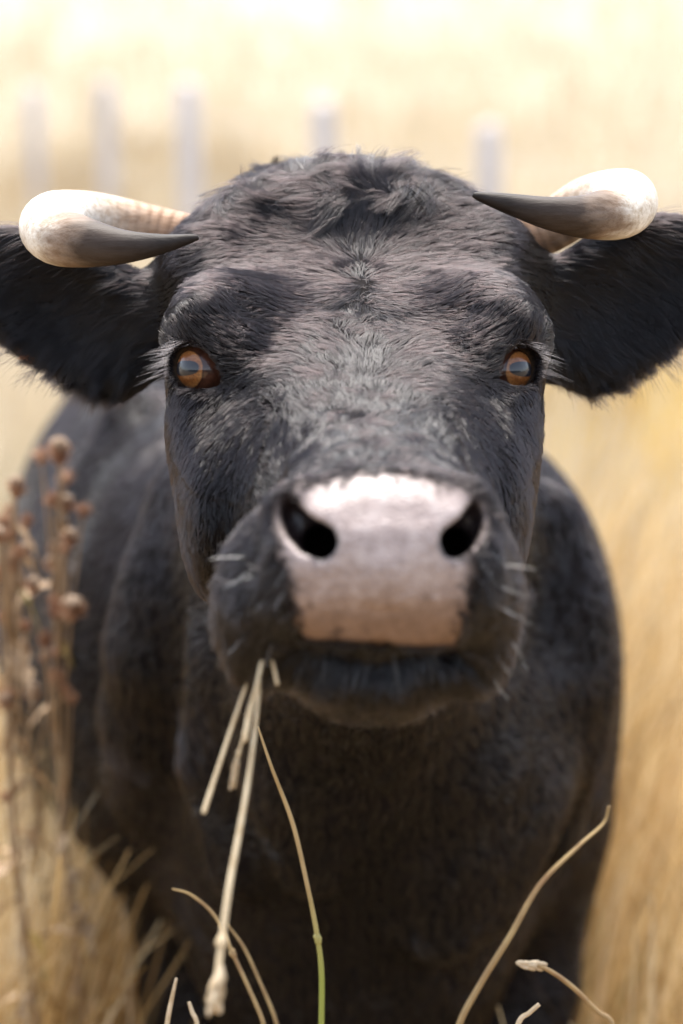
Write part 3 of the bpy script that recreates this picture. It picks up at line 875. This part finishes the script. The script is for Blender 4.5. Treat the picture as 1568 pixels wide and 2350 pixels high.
    link('poll_tuft', curves_np('poll_tuft', pp, rp), M['fur'], cow)
    # body coat
    wb = np.where(~is_ear & (cen[:, 2] > .1), 1.0 - soft, 0) * np.where(facing > -.1, 1, .12) * np.where(cen[:, 1] < 3.0, 1, .4)
    def body_dir(root, nn):
        return np.array([0, .55, -1.0]) + N1(root, .07) * .45
    pb, rb = grow(wb, 150000, 14, .016, .30, .00038, K=4, clump=.55, clump_n=.012, wave=.06, dirs=body_dir, jit=.12)
    link('body_fur', curves_np('body_fur', pb, rb), M['fur_body'], cow)

    # eyelashes
    g = np.random.default_rng(21); LP = []
    for sg, arc in ((-1, [(488, 794), (448, 782), (420, 784), (404, 802), (398, 830), (402, 862)]), (1, [(1138, 796), (1180, 784), (1205, 788), (1223, 806), (1229, 834), (1224, 866)])):
        ar_ = spline([(a, b, 0) for a, b in arc], 60)
        for k in range(90):
            t = g.beta(2.4, 1.3); u0, v0, _ = ar_[int(t * 59)]
            u0 += g.normal() * 3; v0 += g.normal() * 3
            r = C(u0, v0, min(SD(u0, v0), 1.74) + .0005)
            Ln = g.uniform(.012, .034) * (.35 + .65 * t)
            d0 = unit(RGT * sg * (.35 + .9 * t) + UPV * (.25 - .55 * t + g.normal() * .18) - FWD * (.75 - .2 * t) + g.normal(size=3) * .08)
            pts = [r]
            for q in range(1, 8): pts.append(pts[-1] + unit(d0 + UPV * (-.07 * q) + RGT * sg * .05 * q) * Ln / 7)
            LP.append(pts)
    LP = np.array(LP); u = np.linspace(0, 1, 8)
    link('eyelashes', curves_np('eyelashes', LP, np.tile(.00011 * (1 - .8 * u), (len(LP), 1))), M['lash'], cow)
    # whiskers
    WP = []
    def surf(u, v):
        r2 = np.hypot(fu - u, fvv - v); near = np.flatnonzero(r2 < 10)
        j = fv[near[np.argmin(fd[near])]] if len(near) else fv[np.argmin(r2)]
        return P[j], NV[j]
    wl = [(560, 1272, -1, 0, .022), (580, 1318, -1, .3, .02), (545, 1332, -.8, .5, .012), (1160, 1300, 1, .05, .02), (1140, 1392, 1, .35, .025),
          (905, 1498, .1, 1, .027), (990, 1520, .1, 1, .014), (740, 1500, -.1, 1, .02), (1000, 1500, .5, 1, .02), (1180, 1470, .4, 1, .022), (700, 1530, -.5, 1, .02),
          (560, 1470, -.7, .8, .014), (620, 1480, -.4, 1, .016), (820, 1540, -.2, 1, .016), (1150, 1340, 1, .3, .02)]
    for u0, v0, du, dv, Ln in wl:
        p, nn = surf(u0, v0); d0 = unit(RGT * du - UPV * dv); pts = [p]
        for q in range(1, 8): pts.append(pts[-1] + unit(d0 + nn * (.5 - .05 * q) + UPV * (-.03 * q)) * Ln / 7)
        WP.append(pts)
    for k in range(34):
        u0 = g.uniform(540, 1180); v0 = g.uniform(1240, 1600)
        if 660 < u0 < 1080 and v0 < 1500: continue
        p, nn = surf(u0, v0); d0 = unit(RGT * (u0 - 870) / 300 - UPV * .9 + g.normal(size=3) * .2); pts = [p]
        for q in range(1, 8): pts.append(pts[-1] + unit(d0 + nn * .6 + UPV * (-.05 * q)) * g.uniform(.008, .02) / 7)
        WP.append(pts)
    WP = np.array(WP); u = np.linspace(0, 1, 8)
    link('whiskers', curves_np('whiskers', WP, np.tile(.00017 * (1 - .6 * u), (len(WP), 1))), M['whisker'], cow)

# ------------------------------------------------------------------ field
def hill(x, y):
    """ground height: flat pasture, then a rising hillside"""
    x = np.asarray(x, float); y = np.asarray(y, float)
    t = np.clip((y - 13) / 18, 0, None)
    rise = np.where(t < 1, t * t * 9 * .16, (t - .5) * 18 * .16)
    return rise + .04 * np.sin(x * .6 + 1) * np.sin(y * .45) * np.clip((y - 5) / 5, 0, 1)
gx = np.concatenate([np.linspace(-400, -12, 40), np.linspace(-10, 10, 61), np.linspace(12, 400, 40)])
gy = np.concatenate([np.linspace(-60, -2, 12), np.linspace(0, 40, 110), np.linspace(44, 600, 60)])
GX, GY = np.meshgrid(gx, gy, indexing='ij')
GV = np.stack([GX, GY, hill(GX, GY)], -1).reshape(-1, 3)
ii = np.arange(len(gx) - 1)[:, None] * len(gy) + np.arange(len(gy) - 1)[None]
GF = np.stack([ii, ii + len(gy), ii + len(gy) + 1, ii + 1], -1).reshape(-1, 4)
def m_ground():
    m, n, l, b = mat('pasture')
    a = noise(n, l, .16, 6, rough=.6, stretch=(.5, 1, 1)); f = noise(n, l, 9, 5)
    r = ramp(n, [(.30, (.26, .20, .13)), (.44, (.34, .28, .20)), (.58, (.40, .34, .26)), (.72, (.44, .385, .31))]); l.new(a.outputs[0], r.inputs[0])
    r2 = ramp(n, [(.3, (.6, .58, .5)), (.65, (1, 1, 1))]); l.new(f.outputs[0], r2.inputs[0])
    mx = n.new('ShaderNodeMix'); mx.data_type = 'RGBA'; mx.blend_type = 'MULTIPLY'; mx.inputs[0].default_value = .8
    l.new(r.outputs[0], mx.inputs[6]); l.new(r2.outputs[0], mx.inputs[7]); tc = n.new('ShaderNodeTexCoord'); sp = n.new('ShaderNodeSeparateXYZ'); l.new(tc.outputs['Object'], sp.inputs[0])
    mr = n.new('ShaderNodeMapRange'); l.new(sp.outputs[1], mr.inputs[0]); mr.inputs[1].default_value = 3.2; mr.inputs[2].default_value = 6.5
    th = ramp(n, [(.3, (.10, .065, .03)), (.7, (.26, .18, .09))]); l.new(f.outputs[0], th.inputs[0])      # thatch between the tall stalks
    m4 = n.new('ShaderNodeMix'); m4.data_type = 'RGBA'; l.new(mr.outputs[0], m4.inputs[0]); l.new(th.outputs[0], m4.inputs[6]); l.new(mx.outputs[2], m4.inputs[7])
    l.new(m4.outputs[2], b.inputs['Base Color'])
    b.inputs['Roughness'].default_value = .95
    return m
ground = link('ground', mesh_np('ground', GV, GF), m_ground()); tag(ground, kind='structure')

def blades(name, n, area, hmin, hmax, wid, m, seed, lean=.25, clumpy=.5):
    g = np.random.default_rng(seed)
    x, y = area(g, n)
    cl = N1(np.stack([x, y, x * 0 + 2], 1), .35)[:, 0]
    keep = g.random(len(x)) < np.clip(.75 + cl * clumpy, .08, 1); x, y, cl = x[keep], y[keep], cl[keep]; n = len(x)
    h = g.uniform(hmin, hmax, n) * np.clip(1 + .18 * cl, .6, 1.4)
    az = g.uniform(0, 2 * np.pi, n); ln = np.minimum(np.abs(g.normal(0, lean, n)), .42) * h
    wnd = .12 * h
    dx, dy = np.cos(az) * ln + wnd, np.sin(az) * ln
    fa = g.uniform(0, np.pi, n); wx, wy = np.cos(fa), np.sin(fa)
    w = wid * g.uniform(.5, 1.4, n) * (1 + np.clip(y, 0, 80) * .06)
    z0 = hill(x, y)
    lv = np.array([0, .4, .75, 1.0]); V = np.zeros((n, 4, 2, 3))
    for k, t in enumerate(lv):
        cx, cy, cz = x + dx * t ** 2, y + dy * t ** 2, z0 - .02 + h * (t - .12 * t ** 3)
        ww = w * (1 - t * .8)
        V[:, k, 0] = np.stack([cx - wx * ww, cy - wy * ww, cz], 1); V[:, k, 1] = np.stack([cx + wx * ww, cy + wy * ww, cz], 1)
    b = np.arange(n)[:, None] * 8 + np.array([0, 2, 4])[None]
    F = np.stack([b, b + 1, b + 3, b + 2], -1).reshape(-1, 4)
    me = mesh_np(name, V.reshape(-1, 3), F, False)
    tone = np.clip(.5 + .22 * N2(np.stack([x, y, x * 0], 1), .22)[:, 1] + .14 * N1(np.stack([x, y, x * 0], 1), 1.1)[:, 1] + g.normal(0, .16, n), 0, 1)
    vattr(me, 'tone', np.repeat(tone, 8))
    return link(name, me, m)
def wedge(y0, y1, half0, slope):
    def f(g, n):
        y = y0 * (y1 / y0) ** g.random(n); x = g.uniform(-1, 1, n) * (half0 + slope * y)
        ok = ~((np.abs(x + .03) < .22) & (y > 1.5) & (y < 4.3)) ; return x[ok], y[ok]
    return f
tag(blades('dry_grass', 21000, wedge(2.05, 4.6, .5, .30), .30, .78, .0032, M['grass'], 31, clumpy=.7), 'tall dry golden grass around the cow', 'grass', kind='stuff')
tag(blades('dry_stalks', 900, wedge(2.1, 5.0, .5, .30), .5, .86, .0034, M['straw'], 45, lean=.10, clumpy=.8), 'pale thin dry stalks scattered through the golden grass', 'grass', kind='stuff')
tag(blades('far_grass', 100000, wedge(3.8, 70, .6, .40), .25, .55, .004, M['fargrass'], 32), 'pale dry grass covering the far field', 'grass', kind='stuff')
tag(blades('green_grass', 12000, wedge(2.2, 7.5, .5, .30), .12, .34, .0026, M['greengrass'], 33, clumpy=.9), 'short green grass growing under the dry stalks', 'grass', kind='stuff')

def patch(g, n): return g.normal(-1.45, .42, n), g.normal(16.5, .8, n)
tag(blades('brown_weeds', 2600, patch, .30, .60, .006, m_dry('brown_weeds', [(0, (.34, .25, .15)), (.5, (.45, .35, .22)), (1, (.55, .46, .32))], blade=True), 38), 'brown withered weeds along the far fence at the left', 'weeds', kind='stuff')
def patch2(g, n): return g.normal(1.15, .25, n), g.normal(6.5, .7, n)
tag(blades('ochre_grass', 2500, patch2, .3, .6, .004, m_dry('ochre_grass', [(0, (.35, .20, .04)), (.5, (.62, .42, .12)), (1, (.70, .55, .25))], blade=True), 39), 'ochre coloured grass tussock in the field at the right edge', 'grass', kind='stuff')

def wood(g, n): return g.uniform(-70, 70, n), g.uniform(-44, -36, n)
tag(blades('far_wood', 5000, wood, 4.5, 9, .55, m_dry('wood_leaves', [(0, (.02, .03, .01)), (1, (.06, .07, .03))], blade=True), 40, lean=.3, clumpy=.3), 'dark wood on the far side of the pasture behind the photographer, mirrored in the eyes', 'trees', kind='stuff')

# ------------------------------------------------------------------ fence
posts = [(75, 200, 14.6, .09), (241, 188, 13.6, .095), (430, 192, 12.2, .115), (742, 236, 11.2, .11), (1122, 288, 10.0, .10)]
names = ['faint grey fence post at the far left of the fence', 'thin grey fence post between the faint one and the brightest one', 'brightest whitish fence post above the left horn',
         'pale fence post right behind the hair tuft of the cow', 'pale fence post behind the tip of the right horn']
tops = []
for (u0, v0, d0, wd), lb in zip(posts, names):
    top = C(u0, v0, d0); z0 = float(hill(top[0], top[1])); ht = top[2] - z0
    V, F = tube([V3(top[0], top[1], z0 - .2), V3(top[0] + .01, top[1], z0 + ht * .5), V3(top[0], top[1], top[2] - .02), V3(top[0], top[1], top[2])],
                [wd / 2 * 1.05, wd / 2, wd / 2 * .98, wd / 2 * .85], 14)
    o = link('fence_post', mesh_pieces('fence_post', [(V, F)]), M['wood']); tag(o, lb, 'fence post', 'weathered posts of the field fence')
    tops.append(top)
ext = [tops[0] + (tops[0] - tops[1]) * 4] + tops + [tops[-1] + (tops[-1] - tops[-2]) * 3]
for k, dz in enumerate((.12, .45)):
    pts = []
    for a, b in zip(ext, ext[1:]):
        for t in np.linspace(0, 1, 8, endpoint=False):
            pts.append(a + (b - a) * t - np.array([0, .055, dz + .05 * math.sin(math.pi * t)]))
    V, F = tube(pts, [.002] * len(pts), 6)
    o = link('fence_wire', mesh_pieces('fence_wire', [(V, F)]), M['wire'])
    tag(o, ['top wire strung along the field fence posts', 'lower wire strung along the field fence posts'][k], 'fence wire')

# ------------------------------------------------------------------ stems and straws
def blob(c, r, ax=None, n=10, seed=0, rough=.2):
    g = np.random.default_rng(seed); V, F = [], []
    c = np.asarray(c); r = np.asarray(r, float) * np.ones(3)
    A = rotm(ax if ax is not None else (0, 0, 1), (1, .1, .05))
    for i in range(n + 1):
        th = math.pi * i / n
        for j in range(n):
            ph = 2 * math.pi * j / n; s = 1 + g.uniform(-rough, rough)
            q = np.array([math.cos(th) * r[0], math.sin(th) * math.cos(ph) * r[1], math.sin(th) * math.sin(ph) * r[2]]) * s
            V.append(c + q @ A)
    for i in range(n):
        for j in range(n):
            a, b = i * n + j, i * n + (j + 1) % n; F.append((a, b, b + n, a + n))
    return np.array(V), np.array(F)

def stem(name, label, cat, rows, m, group=None, nodes=(), head=None):
    """rows: u, v, d, radius mm.  nodes: joints along the stem.  head: seed head as a part"""
    rr = [list(C(*r[:3])) + [r[3] * (.00085 if name == 'straw' else .001)] for r in rows]
    s = spline(rr, 12 * len(rr)); V, F = tube(s[:, :3], np.maximum(s[:, 3], .0003), 10)
    pcs = [(V, F)]
    for t in nodes:
        i = int(t * (len(s) - 1)); ax = s[min(i + 1, len(s) - 1), :3] - s[max(i - 1, 0), :3]
        pcs.append(blob(s[i, :3], (s[i, 3] * 2.6, s[i, 3] * 1.7, s[i, 3] * 1.7), ax, 8, i))
    o = link(name, mesh_pieces(name, pcs), m); tag(o, label, cat, group)
    if head:
        t0, t1, rad, hm = head; pcs = []; g = np.random.default_rng(len(rows))
        for k in range(26):
            t = t0 + (t1 - t0) * k / 25; i = int(t * (len(s) - 1)); ax = unit(s[min(i + 1, len(s) - 1), :3] - s[max(i - 1, 0), :3])
            off = unit(np.cross(ax, g.normal(size=3))) * rad * .6
            pcs.append(blob(s[i, :3] + off, (rad * 1.8, rad * .6, rad * .6), ax + unit(off) * .35, 6, k))
        link('seed_head', mesh_pieces('seed_head', pcs), hm, o)
    return o
GS = 'dry straws hanging from the mouth of the cow'
stem('straw', 'thick pale straw slanting down left from the mouth, leftmost of the straws', 'straw', [(590, 1500, 1.48, 1.0), (545, 1630, 1.47, 1.2), (500, 1765, 1.462, 1.4), (467, 1866, 1.455, 1.7)], M['straw'], GS)
stem('straw', 'bright short straw with a blunt broken end, directly under the lip', 'straw', [(607, 1485, 1.46, 1.2), (590, 1570, 1.45, 1.5), (572, 1640, 1.442, 1.9), (562, 1700, 1.438, 1.9)], M['straw'], GS)
stem('straw', 'thin crooked straw with a brown knobbly tip between two longer straws', 'straw', [(585, 1600, 1.475, .9), (562, 1680, 1.47, .9), (545, 1740, 1.47, 1.0), (533, 1803, 1.47, 1.2)], M['straw'], GS, (.35, .6), (.72, 1.0, .0016, M['head']))
stem('straw', 'longest straw hanging from the mouth, ending in a pale seed head at the bottom', 'straw', [(603, 1490, 1.48, 1.1), (585, 1680, 1.46, 1.4), (560, 1850, 1.44, 1.8), (527, 2030, 1.42, 2.1), (508, 2170, 1.41, 2.3), (492, 2310, 1.40, 2.3)], M['straw'], GS, (.80,), (.90, 1.0, .0036, M['head']))
stem('straw', 'short brown straw stub poking from the lip right of the others', 'straw', [(618, 1490, 1.465, 1.2), (628, 1530, 1.46, 1.3), (637, 1571, 1.457, 1.4)], M['straw'], GS)
def gpt(u, v, d): return (u, v, d)
def ground_rows(rows, dx=0):
    """carry the lowest row down to the ground"""
    u, v, d, r = rows[-1]; p = C(u, v, d); u2, v2, d2, r2 = rows[-2]; q = C(u2, v2, d2)
    out = list(rows); sl = (p[0] - q[0]) / max(q[2] - p[2], .02)
    sl = max(-.3, min(.3, sl))
    for k, t in enumerate((.05, .16, .4, .7, 1)):
        z = p[2] * (1 - t); w = V3(p[0] + sl * (p[2] - z) * .6, p[1] + .02 * t, z)
        uu, vv, dd = proj(w[None]); out.append((float(uu[0]), float(vv[0]), float(dd[0]), r))
    return out
GG = 'dry grass stems standing before the chest of the cow'
stem('grass_stem', 'long grass stem curving from under the chin to a joint, green towards its foot', 'grass stem', ground_rows([(592, 1668, 1.80, .7), (625, 1765, 1.81, 1.2), (672, 1890, 1.83, 1.6), (705, 2030, 1.84, 1.6), (727, 2140, 1.85, 1.8), (738, 2230, 1.86, 2.0), (738, 2350, 1.87, 2.1)]), M['twotone'], GG, (.38,))
stem('grass_stem', 'arched brown grass stem behind the longest straw, bending to the left', 'grass stem', ground_rows([(395, 2040, 1.9, .6), (440, 2055, 1.9, 1.1), (495, 2105, 1.9, 1.4), (535, 2190, 1.9, 1.6), (572, 2270, 1.9, 1.6), (605, 2350, 1.9, 1.7)]), M['stalk'], GG, (.3,))
stem('grass_stem', 'faint thin stem just right of the arched brown one, low in front of the chest', 'grass stem', ground_rows([(522, 2122, 1.95, .7), (560, 2175, 1.95, 1.2), (595, 2250, 1.95, 1.3), (632, 2340, 1.95, 1.5)]), M['stalk'], GG)
stem('grass_stem', 'tall stem arching up right across the right foreleg to an orange tip', 'grass stem', ground_rows([(1398, 1850, 1.95, 1.2), (1385, 1890, 1.95, 1.0), (1330, 1940, 1.93, 1.5), (1240, 2030, 1.91, 2.0), (1170, 2150, 1.9, 2.3), (1105, 2255, 1.9, 2.4), (1055, 2350, 1.9, 2.5)]), M['stalk'], GG)
stem('grass_stem', 'short stem with a forked dry tip leaning left at the lower right', 'grass stem', ground_rows([(1200, 2212, 1.85, 1.0), (1250, 2222, 1.85, 1.6), (1310, 2262, 1.86, 1.8), (1370, 2320, 1.87, 2.0), (1405, 2350, 1.87, 2.0)]), M['stalk'], GG, (), (.0, .10, .003, M['head']))
stem('grass_stem', 'pale stem tip at the bottom edge left of the seed head', 'grass stem', ground_rows([(405, 2245, 1.85, .9), (395, 2290, 1.85, 1.5), (384, 2350, 1.85, 1.8)]), M['head'], GG)
stem('grass_stem', 'small pale stem tip in the dark below the chest, right of the tall arching stem', 'grass stem', ground_rows([(1238, 2305, 1.8, 1.6), (1215, 2325, 1.8, 1.8), (1190, 2350, 1.8, 2.0)]), M['head'], GG)
stem('grass_stem', 'stubby seedy stem tip at the bottom edge below the arched brown stem', 'grass stem', ground_rows([(434, 2300, 1.85, 1.2), (442, 2325, 1.85, 1.7), (452, 2350, 1.85, 1.7)]), M['head'], GG)
GT = 'tall dry grass stalks at the left side of the picture'
for k, (rows, lb) in enumerate([
    ([(10, 1640, 2.5, 1.0), (22, 1800, 2.5, 2.2), (40, 2050, 2.5, 2.6), (60, 2350, 2.5, 2.8)], 'thick pale stalk, leftmost of the tall stalks beside the cow'),
    ([(212, 1900, 2.7, 1.0), (218, 2100, 2.7, 2.4), (214, 2350, 2.7, 2.8)], 'straight pale stalk closest to the left foreleg of the cow'),
    ([(262, 1960, 2.6, .8), (290, 2150, 2.6, 1.8), (300, 2350, 2.6, 2.0)], 'thin leaning stalk right beside the left foreleg of the cow'),
    ([(120, 1760, 2.7, .8), (150, 2050, 2.7, 2.0), (168, 2350, 2.7, 2.4)], 'middle pale stalk of the tall stalks left of the cow')]):
    stem('tall_stalk', lb, 'grass stalk', ground_rows(rows), M['head'], GT)

# ------------------------------------------------------------------ thistles at the left
def thistle(base_u, d, top_v, heads, label, seed):
    g = np.random.default_rng(seed)
    top = C(base_u, top_v, d); root = empty('thistle_plant', (top[0], top[1], 0)); tag(root, label, 'thistle', 'dried brown thistles at the left')
    main = spline([V3(top[0] - .02, top[1], 0), V3(top[0] + .01, top[1], top[2] * .35), V3(top[0] - .01, top[1], top[2] * .7), top], 30)
    V, F = tube(main, np.linspace(.0042, .002, 30), 8); pcs = [(V, F)]; hp = []
    heads = list(heads) + [(base_u + g.normal() * 34, top_v + 40 + abs(g.normal()) * 260, g.uniform(.008, .013), int(g.random() < .3)) for _ in range(13)]
    for u0, v0, sz, kind in heads:
        p = C(u0, v0, d + g.uniform(-.08, .08)); st = main[int(np.clip((p[2] - .14) / top[2], .15, .95) * 29)]
        b = spline([st, (st + p) / 2 + V3(0, 0, -.03), p], 12); V, F = tube(b, np.linspace(.0017, .0011, 12), 6); pcs.append((V, F)); hp.append((p, unit(b[-1] - b[-3]), sz, kind))
    link('stem', mesh_pieces('stem', pcs), M['thistle'], root)
    for p, ax, sz, kind in hp:
        sz *= .55
        q = [blob(p, (sz * .9, sz * .6, sz * .6), ax, 10, int(p[0] * 1e4) % 999, .3)]
        for k in range(80):                                              # spiny bracts
            dd = unit(g.normal(size=3) + ax * .3); q.append(tube([p + dd * sz * .5, p + dd * sz * g.uniform(.9, 1.7) + ax * sz * .3], [sz * .09, sz * .015], 4))
        h = link('flower_head', mesh_pieces('flower_head', q), M['bract'], root)
        if kind:
            q = []
            for k in range(60):
                dd = unit(ax + g.normal(size=3) * .45); q.append(tube([p + ax * sz * .4, p + ax * sz * .6 + dd * sz * 1.2], [sz * .05, sz * .12], 4))
            link('fluff', mesh_pieces('fluff', q), M['fluff'], h)
    for k in range(26):                                                  # curled spiny leaves
        i = int(g.uniform(4, 29)); b = main[i]; az = g.uniform(0, 6.28); Lf = g.uniform(.02, .07)
        dr = np.array([math.cos(az), math.sin(az), g.uniform(-.2, .8)]); sd = unit(np.cross(dr, (0, 0, 1)))
        V, F = [], []
        for j in range(9):
            t = j / 8; c = b + dr * Lf * t + V3(0, 0, -.05 * t * t); w = Lf * .16 * math.sin(math.pi * min(1, t + .08)) * (1.4 if j % 2 else .6)
            V += [c - sd * w, c + V3(0, 0, -.004), c + sd * w]
            if j: a = 3 * j; F += [(a - 3, a - 2, a + 1, a), (a - 2, a - 1, a + 2, a + 1)]
        link('leaf', mesh_pieces('leaf', [(np.array(V), np.array(F))]), M['leaf' if k % 9 == 0 else 'thistle'], root)
thistle(140, 2.45, 1060, [(135, 1045, .019, 1), (95, 1050, .014, 0), (150, 1100, .014, 0), (120, 1150, .013, 0), (160, 1240, .013, 1), (120, 1300, .012, 1), (125, 1380, .012, 0), (165, 1405, .019, 1), (105, 1470, .014, 0), (130, 1560, .013, 0)],
        'brown dried thistle with the tallest cluster of heads, beside the shoulder of the cow', 51)
thistle(30, 2.4, 1130, [(38, 1125, .015, 1), (10, 1200, .013, 0), (60, 1200, .012, 0), (30, 1300, .014, 1), (75, 1350, .013, 1), (15, 1420, .014, 0), (50, 1500, .014, 1), (20, 1600, .013, 0)],
        'brown dried thistle at the left edge, lower than its neighbour', 52)
thistle(90, 2.75, 1400, [(80, 1400, .014, 0), (110, 1480, .014, 1), (60, 1540, .014, 0), (95, 1640, .014, 0), (130, 1620, .012, 1), (70, 1720, .013, 0)],
        'low dark dried thistle standing between and behind the two taller ones', 53)

# ------------------------------------------------------------------ burr caught in the ear hair
bc = C(62, 812, 1.85); g = np.random.default_rng(61)
q = [blob(bc, .0052, None, 10, 3, .25)]
for k in range(60):
    dd = unit(g.normal(size=3)); q.append(tube([bc + dd * .004, bc + dd * .0085], [.0009, .0002], 4))
tag(link('burr', mesh_pieces('burr', q), M['burr']), 'small reddish brown burr caught in the hair of the left ear', 'burr')
